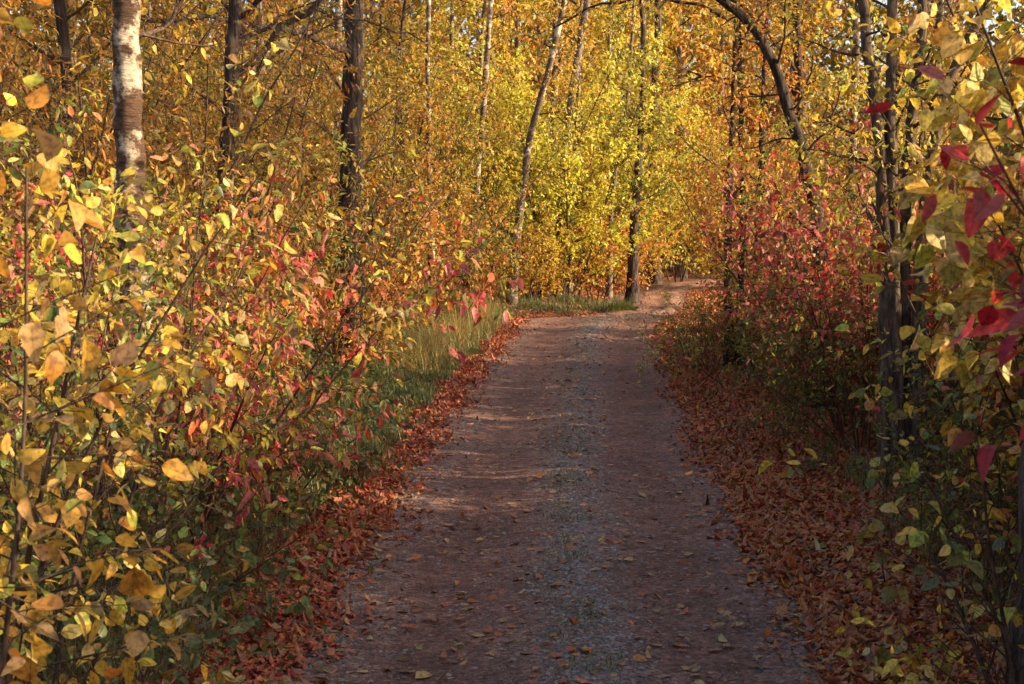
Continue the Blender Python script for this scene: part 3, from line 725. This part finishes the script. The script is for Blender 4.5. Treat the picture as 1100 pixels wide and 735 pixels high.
wd = shrub('weed_tuft', 126, leaf=.045, ratio=.4, h=.3, stems=9, lean=(15, 60), per=2, gap=.03, pal={'green': 5, 'dull': 2}, n2=6, L2=.14, n3=2, L3=.06, r=.004)
put(wd, 2.62, 11.2, label='bright green weed tuft on the leaf bank near the many stemmed tree', cat='weed')
put(wd, 2.35, 13.4, 2, .7, label='small green weed growing from the leaf bank below the red shrubs', cat='weed')
rdr = shrub('dogwood_shrub', 127, leaf=.06, ratio=.5, h=2.7, stems=7, lean=(6, 32), per=2, gap=.06, droop=.8, pal={'pink': 3.5, 'red': 3, 'orange': 1.2, 'maroon': 1, 'tan': 1, 'green': .8, 'gold': .6}, pal2={'red': 2, 'olive': 2, 'green': 2.5, 'lime': 2, 'tan': 1, 'pink': 1}, blend=(1.7, .7), n2=17, L2=.8, bark='twig_red')
put(rdr, 3.2, 13.0, .5, 1.12, label='big red and pink shrub beyond the many stemmed tree', group='red shrubs beside the leaf bank')
put(rdr, 3.4, 15.6, 2.5, 1.12, label='big red and pink shrub before the arching tree', group='red shrubs beside the leaf bank')
put(rdr, 2.95, 11.9, 3.4, .85, label='smaller red and pink shrub at the lane side of the big ones', group='red shrubs beside the leaf bank')
put(rdr, 3.9, 11.6, 4.4, 1.0, label='red shrub behind the many stemmed tree', group='red shrubs beside the leaf bank')
lowg = shrub('privet_shrub', 128, leaf=.045, ratio=.45, h=1.3, stems=8, lean=(10, 48), per=2, gap=.05, pal={'green': 3, 'lime': 2, 'olive': 2, 'dull': 2, 'yellow': .8, 'red': .4}, n2=12, L2=.5, r=.009)
put(lowg, 3.05, 12.2, 0, 1.0, label='low green shrub on the leaf bank in front of the red shrubs')
put(lowg, 3.4, 9.7, 2, .9, label='low green shrub at the foot of the many stemmed tree')
put(lowg, 3.25, 15.2, 4, 1.0, label='low green shrub beyond the red shrubs where the leaf bank narrows')
put(lowg, 2.75, 7.9, 5, .8, label='low green shrub with arching sprays beside the seedling')
put(shrub('privet_shrub', 129, leaf=.05, ratio=.35, h=1.6, stems=6, lean=(20, 55), per=2, gap=.05, pal={'lime': 3, 'yellow': 3, 'green': 1, 'pale': 1}, n2=11, L2=.5, r=.008),
    2.75, 17.0, label='shrub with arching lime yellow sprays over the leaf bank')
org = shrub('mixed_shrub', 130, leaf=.06, ratio=.42, h=3.3, stems=7, lean=(4, 24), per=2, gap=.055, pal={'orange': 2.5, 'amber': 3, 'gold': 2, 'rust': 1.2, 'olive': 1.4, 'red': .6, 'green': .6}, n2=18, L2=.8, r=.018, t0=.1, lod=2)
put(org, 3.75, 18.4, 0, 1.0, label='tall orange bush around the thin dark stems beside the lane', group='orange bushes before the bend')
put(org, 3.95, 21.5, 2, 1.05, label='tall orange bush past the thin dark stems', group='orange bushes before the bend')
put(org, 4.4, 24.8, 4, 1.1, label='tall orange bush on the inside of the bend', group='orange bushes before the bend')
put(org, 5.2, 28.0, 1, 1.15, label='tall orange bush at the corner of the bend', group='orange bushes before the bend')
put(org, 6.4, 32.0, 3, 1.1, label='orange bush at the far end of the visible road', group='orange bushes before the bend')
yel = shrub('mixed_shrub', 131, leaf=.055, ratio=.5, h=3.6, stems=7, lean=(3, 22), per=2, gap=.06, pal={'yellow': 3, 'lime': 2.4, 'gold': 2, 'olive': 1.6, 'tan': 1, 'green': 1}, n2=18, L2=.85, r=.018, t0=.25)
put(org, 3.1, 18.3, 5, .52, label='knee high orange bush at the foot of the thin dark stems')
put(lowg, 2.75, 19.2, 1, .8, label='low green shrub beside the thin dark stems at the lane edge')
put(yel, 5.4, 14.5, 0, .78, label='tall yellow green bush behind the red shrubs', group='yellow bushes behind the red shrubs')
put(yel, 5.6, 18.5, 2, .85, label='tall yellow green bush behind the arching tree', group='yellow bushes behind the red shrubs')
put(yel, 4.9, 10.4, 4, .75, label='tall yellow green bush behind the aspen sapling', group='yellow bushes behind the red shrubs')
put(yel, 4.7, 16.3, 1, 1.15, label='tall yellow green bush between the big red shrubs and the arching tree')
put(yel, 6.6, 22, 5, 1.1, label='tall yellow green bush behind the orange bushes', group='yellow bushes behind the red shrubs')
put(mix, 3.75, 14.2, 1, .95, label='yellow green bush growing between the two big red shrubs')
put(mix, 4.0, 17.0, 3, 1.05, label='yellow green bush between the red shrubs and the tall orange bush')
# mostly hidden shrubs, added beside the view to keep the lane in shade
hed = shrub('added_shade_shrub', 132, gaps=.1, leaf=.075, ratio=.55, h=2.6, stems=9, lean=(4, 34), per=2, gap=.05, pal={'yellow': 2, 'red': 1, 'green': 2, 'olive': 2, 'gold': 2}, n2=20, L2=.75, n3=9, t0=.05, r=.016)
for i, (x, y) in enumerate([(3.0, 5.2), (3.1, 3.4), (2.9, 1.7), (2.9, 0.0), (4.2, 6.6), (4.3, 4.4), (4.2, 2.4), (4.1, .6), (3.75, 8.0), (3.6, 6.9), (4.5, 7.7), (4.2, 9.6), (4.3, 11.2), (4.2, 12.9), (4.4, 14.4), (4.3, 16.0), (4.3, 17.6), (4.5, 19.3), (4.7, 21.1), (5.0, 23), (5.3, 25), (5.2, 8.8), (5.3, 10.4), (5.2, 12.1), (5.3, 13.7), (5.3, 15.2), (5.3, 16.8), (5.4, 18.5), (5.6, 20.2), (5.8, 22)]):
    put(hed, x, y, i * 1.3, (.70 if y > 9 else 1.1) + .12 * ((i * 7) % 5) / 5, label='dense leafy shrub added for shade behind the red shrubs and the aspen sapling', group='added shade shrubs behind the red shrubs')

# ------------------------------------------------------------------ trees
CR = dict(leaf=.055, ratio=.6, per=2, gap=.08)
put(tree('birch_tree', 201, [([(0, 0, -.1), (.02, 0, 1.5), (.0, .02, 3.0), (.06, .05, 5.5), (.1, .1, 8.0)], .108, .05)], 'bark_birch', rough=.045, sides=24, seg=60,
      pal={'yellow': 3, 'gold': 3, 'amber': 1}, t0=.5, n2=10, L2=1.3, **CR), -2.22, 8.3, label='thick birch with peeling white and black bark standing among the shrubs', cat='tree')
put(tree('dark_tree', 202, [([(0, 0, -.1), (-.05, 0, 2), (.03, .05, 4.5), (.0, .1, 9.0)], .17, .09)], 'bark_dark', rough=.06, sides=20, seg=36,
      pal={'orange': 2, 'amber': 3, 'tan': 2, 'gold': 2}, t0=.22, n2=18, L2=1.6, limbs=[([(0, 0, 4.0), (-.5, -.8, 4.15), (-1.2, -1.8, 4.2), (-2.2, -2.6, 4.05)], .05)], **CR), -2.0, 18.0, label='dark rough barked tree behind the hedge, black trunk half hidden by orange leaves', cat='tree')
put(tree('birch_tree', 203, [([(0, 0, -.1), (0, 0, 2), (-.03, 0, 4), (.0, 0, 7)], .066, .03)], 'bark_birch_pale', sides=12, pal={'gold': 3, 'amber': 3, 'olive': 1}, t0=.12, n2=16, L2=.9, **CR),
    -1.37, 24.0, label='slim pale birch rising from the orange bushes beside the verge', cat='tree')
put(tree('birch_tree', 204, [([(0, 0, -.1), (.1, 0, 2.5), (.27, 0, 4.5), (.45, 0, 7), (.6, 0, 10)], .085, .04)], 'bark_birch_pale', sides=12, pal={'gold': 2, 'olive': 2, 'amber': 2, 'yellow': 1}, t0=.14, n2=18, L2=1.1, **CR),
    -.85, 30.0, label='upright birch with black and white speckled trunk between the slim birch and the leaning birch', cat='tree')
put(tree('birch_tree', 205, [([(0, 0, -.1), (.15, 0, 1.6), (.42, 0, 3.6), (.85, 0, 5.2), (1.2, 0, 6.9), (1.5, 0, 9.5)], .095, .05)], 'bark_birch_pale', rough=.03, sides=14, pal={'yellow': 3, 'gold': 3}, t0=.3, n2=12, L2=1.0, **CR),
    -.02, 31.0, label='white birch leaning over towards the lane behind the golden bushes', cat='tree')
put(tree('aspen_tree', 206, [([(0, 0, -.1), (.12, 0, 2.4), (.3, 0, 4.6), (.65, 0, 7), (.9, 0, 10)], .125, .06)], 'bark_grey', rough=.03, sides=14, pal={'yellow': 4, 'gold': 2}, t0=.2, n2=14, L2=1.1, **CR),
    1.08, 33.5, label='grey brown aspen trunk next to the leaning birch', cat='tree')
put(tree('aspen_tree', 207, [([(0, 0, -.1), (.1, 0, 3), (.25, 0, 6), (.3, 0, 9)], .07, .03)], 'bark_birch_pale', sides=10, pal={'yellow': 4, 'gold': 2}, t0=.55, n2=8, L2=1.1, **CR),
    1.45, 36.0, label='thin pale aspen just behind the grey brown aspen', cat='tree')
put(tree('aspen_tree', 208, [([(0, 0, -.1), (.08, 0, 2.5), (.45, 0, 5), (.6, 0, 8)], .075, .03)], 'bark_grey', sides=10, pal={'yellow': 4, 'gold': 3}, t0=.45, n2=10, L2=1.2, **CR),
    2.42, 35.6, label='thin brown sapling trunk between the grey aspen and the road corner', cat='tree')
put(tree('roadside_tree', 209, [([(0, 0, -.1), (.04, 0, 1.2), (.12, 0, 3), (.22, 0, 5), (.2, 0, 8)], .145, .05)], 'bark_dark', rough=.05, sides=16, pal={'gold': 3, 'yellow': 3, 'green': 2.5, 'lime': 2}, t0=.34, n2=26, L2=1.5, leaf=.075, ratio=.6, per=4, gap=.075),
    2.86, 34.0, label='brown trunked tree standing at the corner where the road turns', cat='tree')
put(tree('roadside_tree', 210, [([(0, 0, -.1), (0, 0, 1.2), (-.05, 0, 3), (.05, 0, 9)], .2, .1)], 'bark_dark', rough=.06, sides=16, pal={'gold': 3, 'orange': 2, 'yellow': 2}, t0=.35, n2=13, L2=1.8, **CR),
    4.35, 43.5, label='dark trunked tree across the road end, past the corner tree', cat='tree')
put(tree('alder_tree', 211, [([(0, 0, -.05), (-.02, 0, 2), (.03, 0, 4), (.1, 0, 6.5)], .06, .025), ([(.14, .1, -.05), (.18, .1, 2), (.12, .1, 4), (.05, .2, 6)], .05, .02), ([(.3, 0, -.05), (.36, 0, 1.5), (.42, .1, 3.5), (.5, .1, 5.2)], .045, .018)],
      'bark_dark', sides=10, pal={'orange': 2.5, 'amber': 3, 'gold': 2, 'rust': 1}, t0=.3, n2=12, L2=1.1, **CR), 2.95, 19.3, label='trio of thin dark stems among the orange bushes beside the lane', cat='tree')
put(tree('arching_tree', 212, [([(0, 0, -.1), (-.05, 0, 1.0), (-.1, 0, 2.1), (-.42, 0, 3.2), (-.72, -.1, 3.85), (-1.25, -.2, 4.3), (-1.9, -.4, 4.55), (-2.9, -.6, 4.6)], .08, .025)], 'bark_dark', rough=.05, sides=14, seg=40,
      pal={'orange': 1.5, 'amber': 3, 'gold': 3, 'yellow': 2, 'lime': 1}, t0=.25, n2=20, L2=1.1, n3=7, leaf=.055, ratio=.5, per=2, gap=.08), 3.25, 14.8, label='dark tree arching over the lane from the red shrubs', cat='tree')
put(tree('many_stemmed_tree', 213, [([(0, 0, -.1), (-.03, 0, 1.0), (-.08, 0, 2.2), (-.22, 0, 3.3), (-.42, 0, 4.6), (-.6, 0, 6)], .066, .025),
      ([(.08, -.04, -.1), (.03, -.04, 1.0), (-.02, 0, 2.4), (-.06, 0, 3.6), (-.08, .05, 6)], .06, .025), ([(.16, .04, -.1), (.12, .05, 1.1), (.12, .1, 2.4), (.2, .1, 3.4), (.22, .1, 6)], .062, .025),
      ([(.02, .1, -.1), (.06, .12, 1.5), (.0, .15, 3), (.05, .2, 5)], .05, .02), ([(.22, -.05, -.1), (.22, 0, 1.5), (.3, 0, 2.7), (.62, -.1, 3.6), (1.1, -.2, 4.4)], .06, .025)],
      'bark_brown', rough=.05, sides=14, pal={'yellow': 3, 'gold': 3, 'lime': 2, 'tan': 1}, t0=.34, n2=10, L2=.95, n3=6, leaf=.052, ratio=.5, per=2, gap=.08), 2.86, 10.7, label='dark tree of several upright stems growing from one base beside the leaf bank', cat='tree')
put(tree('birch_tree', 214, [([(0, 0, -.1), (0, 0, 3), (.05, 0, 6)], .08, .04)], 'bark_birch_pale', sides=12, pal={'yellow': 3, 'gold': 2}, t0=.6, n2=7, L2=1.0, **CR), 4.75, 20.0, label='pale birch trunk glimpsed behind the red shrubs', cat='tree')
put(tree('dark_tree', 215, [([(0, 0, -.1), (.03, 0, 1.0), (.0, 0, 2.5), (.1, 0, 5)], .1, .05)], 'bark_dark', sides=14, pal={'yellow': 2, 'gold': 2, 'lime': 1}, t0=.55, n2=8, L2=1.0, **CR), 1.98, 5.3, label='dark leaning trunk at the lane side beside the olive green shrub', cat='tree')

put(tree('overhanging_tree', 216, [([(0, 0, -.1), (.05, 0, 2), (.2, 0, 4), (.3, .1, 7)], .10, .05)], 'bark_dark', sides=12, pal={'orange': 2, 'amber': 3, 'gold': 2, 'olive': 1}, t0=.4, n2=10, L2=1.5,
      limbs=[([(.15, 0, 3.3), (.8, .3, 4.0), (1.7, .6, 4.45), (2.8, .8, 4.5), (3.7, 1.0, 4.2)], .04), ([(.2, 0, 3.9), (.9, -.3, 4.3), (2.0, -.4, 4.5), (3.0, -.5, 4.35)], .03), ([(.2, 0, 3.6), (.6, .6, 4.0), (1.2, 1.2, 4.1), (2.0, 1.9, 3.9)], .025)],
      leaf=.055, ratio=.5, per=2, gap=.085), -3.0, 14.6, label='thin limbed tree in the hedge before the black trunk, reaching high across the lane', cat='tree')
put(tree('overhanging_tree', 217, [([(0, 0, -.1), (-.05, 0, 2), (-.2, 0, 4), (-.3, .1, 7)], .10, .05)], 'bark_dark', sides=12, pal={'orange': 3, 'amber': 3, 'gold': 2, 'rust': 1}, t0=.35, n2=12, L2=1.6,
      limbs=[([(-.15, 0, 3.6), (-.8, .3, 4.6), (-1.7, .6, 5.1), (-2.8, .8, 5.2), (-3.7, 1.0, 4.8)], .04), ([(-.2, 0, 4.0), (-.9, -.3, 4.8), (-1.8, -.4, 5.2), (-2.6, -.5, 5.0)], .03), ([(-.1, 0, 2.9), (-.6, .2, 3.6), (-1.3, .2, 4.0), (-2.0, .3, 3.9)], .025)],
      leaf=.055, ratio=.5, per=2, gap=.085), 4.3, 20.6, label='tree with orange leafy limbs reaching high across the lane before the bend', cat='tree')

# the wood behind: young trees with leaves almost to the ground
G1 = {'yellow': 6, 'gold': 2, 'pale': 1.5, 'amber': .6, 'lime': 2.2}
bt = [tree('golden_tree', 220 + i, [([(0, 0, -.1), (.1 * (i - 1), .05, 3), (.2 * (i - 1), 0, 6), (.1, 0, 9.5)], .10 + .02 * i, .03)], b, sides=8, seg=14, pal=G1, lod=2, leaf=.095, ratio=.65, per=6, gap=.08, patch=1.9, gaps=.7, t0=.06, n2=30, L2=2.0, n3=9, L3=.5, taper=.5)
      for i, b in enumerate(['bark_grey', 'bark_birch_pale', 'bark_grey'])]
G2 = {'amber': 3, 'olive': 2.6, 'orange': 2.2, 'tan': 1.5, 'gold': 1.2, 'green': 1.8, 'brown': .8, 'lime': 1.2, 'rust': .4}
ot = [tree('amber_tree', 230 + i, [([(0, 0, -.1), (.1 * (i - 1), .05, 3), (.2 * (i - 1), 0, 6), (.1, 0, 8.5)], .10 + .02 * i, .03)], b, sides=8, seg=14, pal=G2, lod=2, leaf=.085, ratio=.5, per=6, gap=.08, patch=2.0, gaps=.7, t0=.06, n2=30, L2=1.8, n3=9, L3=.5, taper=.5)
      for i, b in enumerate(['bark_dark', 'bark_birch_pale', 'bark_grey'])]
rng = rs(5)
spots = [(-.6, 38), (1.2, 40), (3.0, 41.5), (5.6, 47), (.2, 45), (2.4, 47), (4.2, 52), (-1.8, 43), (7.2, 50), (9.2, 54), (1.0, 53), (6.5, 57), (-3.4, 48), (-1.2, 52), (3.2, 58), (11.5, 58), (8.8, 61), (-5.6, 54), (0, 60), (5.2, 63), (13, 63), (-3, 61), (2.6, 66)]
for i, (x, y) in enumerate(spots):
    put(bt[i % 3], x, y, i * 1.7, (.95 if y < 44 else 1.25) + .3 * rng.rand(), label='golden leaved young tree in the sunlit wood beyond the bend', cat='tree', group='golden trees beyond the bend')
spots = [(-4.6, 15.2), (-6.2, 20.4), (-3.9, 22.8), (-5.2, 25), (-3.4, 28.5), (-7.2, 29), (-2.4, 33), (-5, 34), (-8.4, 36), (-3.4, 39), (-6.3, 41), (-9.6, 44), (-7.0, 22.5), (-8.0, 48), (-11.5, 40), (-4.5, 24), (-6.6, 18.5), (-6.4, 13.6), (-12, 50)]
for i, (x, y) in enumerate(spots):
    put(ot[i % 3], x, y, i * 2.1, .85 + .3 * rng.rand(), label='amber and olive leaved young tree in the wood behind the hedge', cat='tree', group='amber trees behind the hedge')
spots = [(7.4, 25.0), (11.6, 40), (14, 47), (16, 54), (19, 60), (8.6, 29)]
for i, (x, y) in enumerate(spots):
    put(ot[(i + 1) % 3], x, y, i * 2.3, .75 + .2 * rng.rand(), label='amber leaved young tree behind the orange bushes of the bend', cat='tree', group='amber trees behind the orange bushes')

gs = shrub('golden_sapling', 240, leaf=.075, ratio=.6, h=5.2, stems=6, lean=(3, 24), per=3, gap=.07, pal=G1, n2=24, L2=1.2, n3=8, L3=.4, r=.025, t0=.08, lod=2)
spots = [(-.5, 35.5), (.9, 37), (2.2, 38.5), (3.4, 40), (-1.6, 37), (1.8, 42), (0, 41), (3.2, 45), (5.2, 44.8), (5.8, 50), (4.6, 56), (1.2, 49), (7, 47), (6.6, 41.5), (1.3, 33.4), (.5, 33.6)]
for i, (x, y) in enumerate(spots):
    put(gs, x, y, i * 1.9, .85 + .35 * rng.rand(), label='many stemmed golden sapling under the trees beyond the bend', cat='sapling', group='golden saplings beyond the bend')
ams = shrub('amber_sapling', 241, leaf=.07, ratio=.45, h=4.8, stems=6, lean=(3, 24), per=3, gap=.07, pal={'amber': 3, 'gold': 2, 'olive': 2, 'lime': 1.4, 'green': 1, 'orange': 1, 'tan': 1}, n2=24, L2=1.15, n3=8, L3=.4, r=.025, t0=.08, lod=2)
spots = [(-3.3, 21.5), (-2.6, 27), (-1.9, 29.5), (-3.8, 25.5), (-1.4, 32.8), (-4.6, 30.5), (-3.0, 32), (-2.2, 35.5), (-4.2, 37), (-6, 26), (-6, 32), (-.6, 33.5), (-2.3, 23.6), (-.7, 30.6)]
for i, (x, y) in enumerate(spots):
    put(ams, x, y, i * 1.9, .85 + .3 * rng.rand(), label='many stemmed amber sapling in the thicket behind the verge', cat='sapling', group='amber saplings behind the verge')

tall = tree('unseen_shade_tree', 250, [([(0, 0, -.1), (.1, .05, 4), (-.1, 0, 8), (.1, 0, 11.5)], .17, .05)], 'bark_grey', sides=10, seg=18, pal=G2, lod=2, leaf=.09, ratio=.55, per=5, gap=.085, patch=1.6, gaps=.6, t0=.5, n2=24, L2=2.4, n3=9, L3=.5, taper=.5)  # out of view, added so the high crowns shade the wood across the lane
for i, (x, y) in enumerate([(6.4, 8.4), (7.0, 11.6), (7.2, 14.8), (8.4, 18.6), (8.9, 9.6), (9.3, 13.2), (8.8, 16.4)]):
    put(tall, x, y, i * 2.2, 1.0, label='unseen tall tree with a high amber crown, added for shade behind the aspen sapling', cat='tree', group='unseen shade trees behind the aspen sapling')

# far wood that reads as one mass
rng = rs(77)
n = 240000
a = rng.uniform(-1.15, 1.15, n); d = rng.uniform(68, 82, n)
x = np.sin(a) * d; y = np.cos(a) * d * .95 + 2; z = rng.rand(n) ** 1.2 * (24 + 3 * np.sin(a * 23))
pos = np.stack([x, y, z], -1)
me = leaf_mesh('far_woods', pos, rng.normal(0, 1, (n, 3)), rng.normal(0, 1, (n, 3)), rng.uniform(.25, .5, n), .7, pick(rng, {'gold': 3, 'amber': 3, 'olive': 2, 'yellow': 2, 'orange': .6}, n), M['leaf_far'], 2, rng)
tag(link(bpy.data.objects.new('far_woods', me)), 'continuous golden woodland far beyond the bend', 'woods', kind='stuff')


# ------------------------------------------------------------------ sky, sun, camera
SUN_EL, SUN_AZ = 22.0, 82.0                   # azimuth from straight behind the camera, towards +x
w = bpy.data.worlds.new('World'); bpy.context.scene.world = w; w.use_nodes = True
nt = w.node_tree; nt.nodes.clear()
sky = nt.nodes.new('ShaderNodeTexSky'); sky.sky_type = 'NISHITA'; sky.sun_disc = False
sun_dir = Vector((math.sin(R(SUN_AZ)) * math.cos(R(SUN_EL)), -math.cos(R(SUN_AZ)) * math.cos(R(SUN_EL)), math.sin(R(SUN_EL))))
sky.dust_density = 4; sky.ozone_density = .6; sky.sun_elevation = R(SUN_EL); sky.sun_rotation = math.atan2(sun_dir.x, sun_dir.y)
bg = nt.nodes.new('ShaderNodeBackground'); bg.inputs['Strength'].default_value = .15
wo = nt.nodes.new('ShaderNodeOutputWorld')
nt.links.new(sky.outputs[0], bg.inputs[0]); nt.links.new(bg.outputs[0], wo.inputs[0])
sl = bpy.data.lights.new('sun', 'SUN'); sl.energy = 5.0; sl.angle = R(.5); sl.color = (1, .79, .50)
so = link(bpy.data.objects.new('sun', sl)); so.rotation_euler = sun_dir.to_track_quat('Z', 'Y').to_euler(); so.location = (20, -5, 20)

cam = bpy.data.cameras.new('camera'); cam.lens = 50; cam.sensor_width = 36; cam.clip_end = 2000; cam.clip_start = .05
cam.dof.use_dof = True; cam.dof.focus_distance = 11; cam.dof.aperture_fstop = 11
co = link(bpy.data.objects.new('camera', cam)); co.location = (0, 0, 2.1); co.rotation_euler = (R(90 - 5.09), 0, 0)
sc = bpy.context.scene; sc.camera = co
sc.view_settings.view_transform = 'Standard'; sc.view_settings.look = 'None'; sc.view_settings.gamma = 1
sc.view_settings.exposure = 1.36
sc.render.engine = 'CYCLES'
cy = sc.cycles; cy.max_bounces = 6; cy.diffuse_bounces = 4; cy.glossy_bounces = 2; cy.transmission_bounces = 4; cy.transparent_max_bounces = 4
cy.use_denoising = True; cy.sample_clamp_indirect = 4
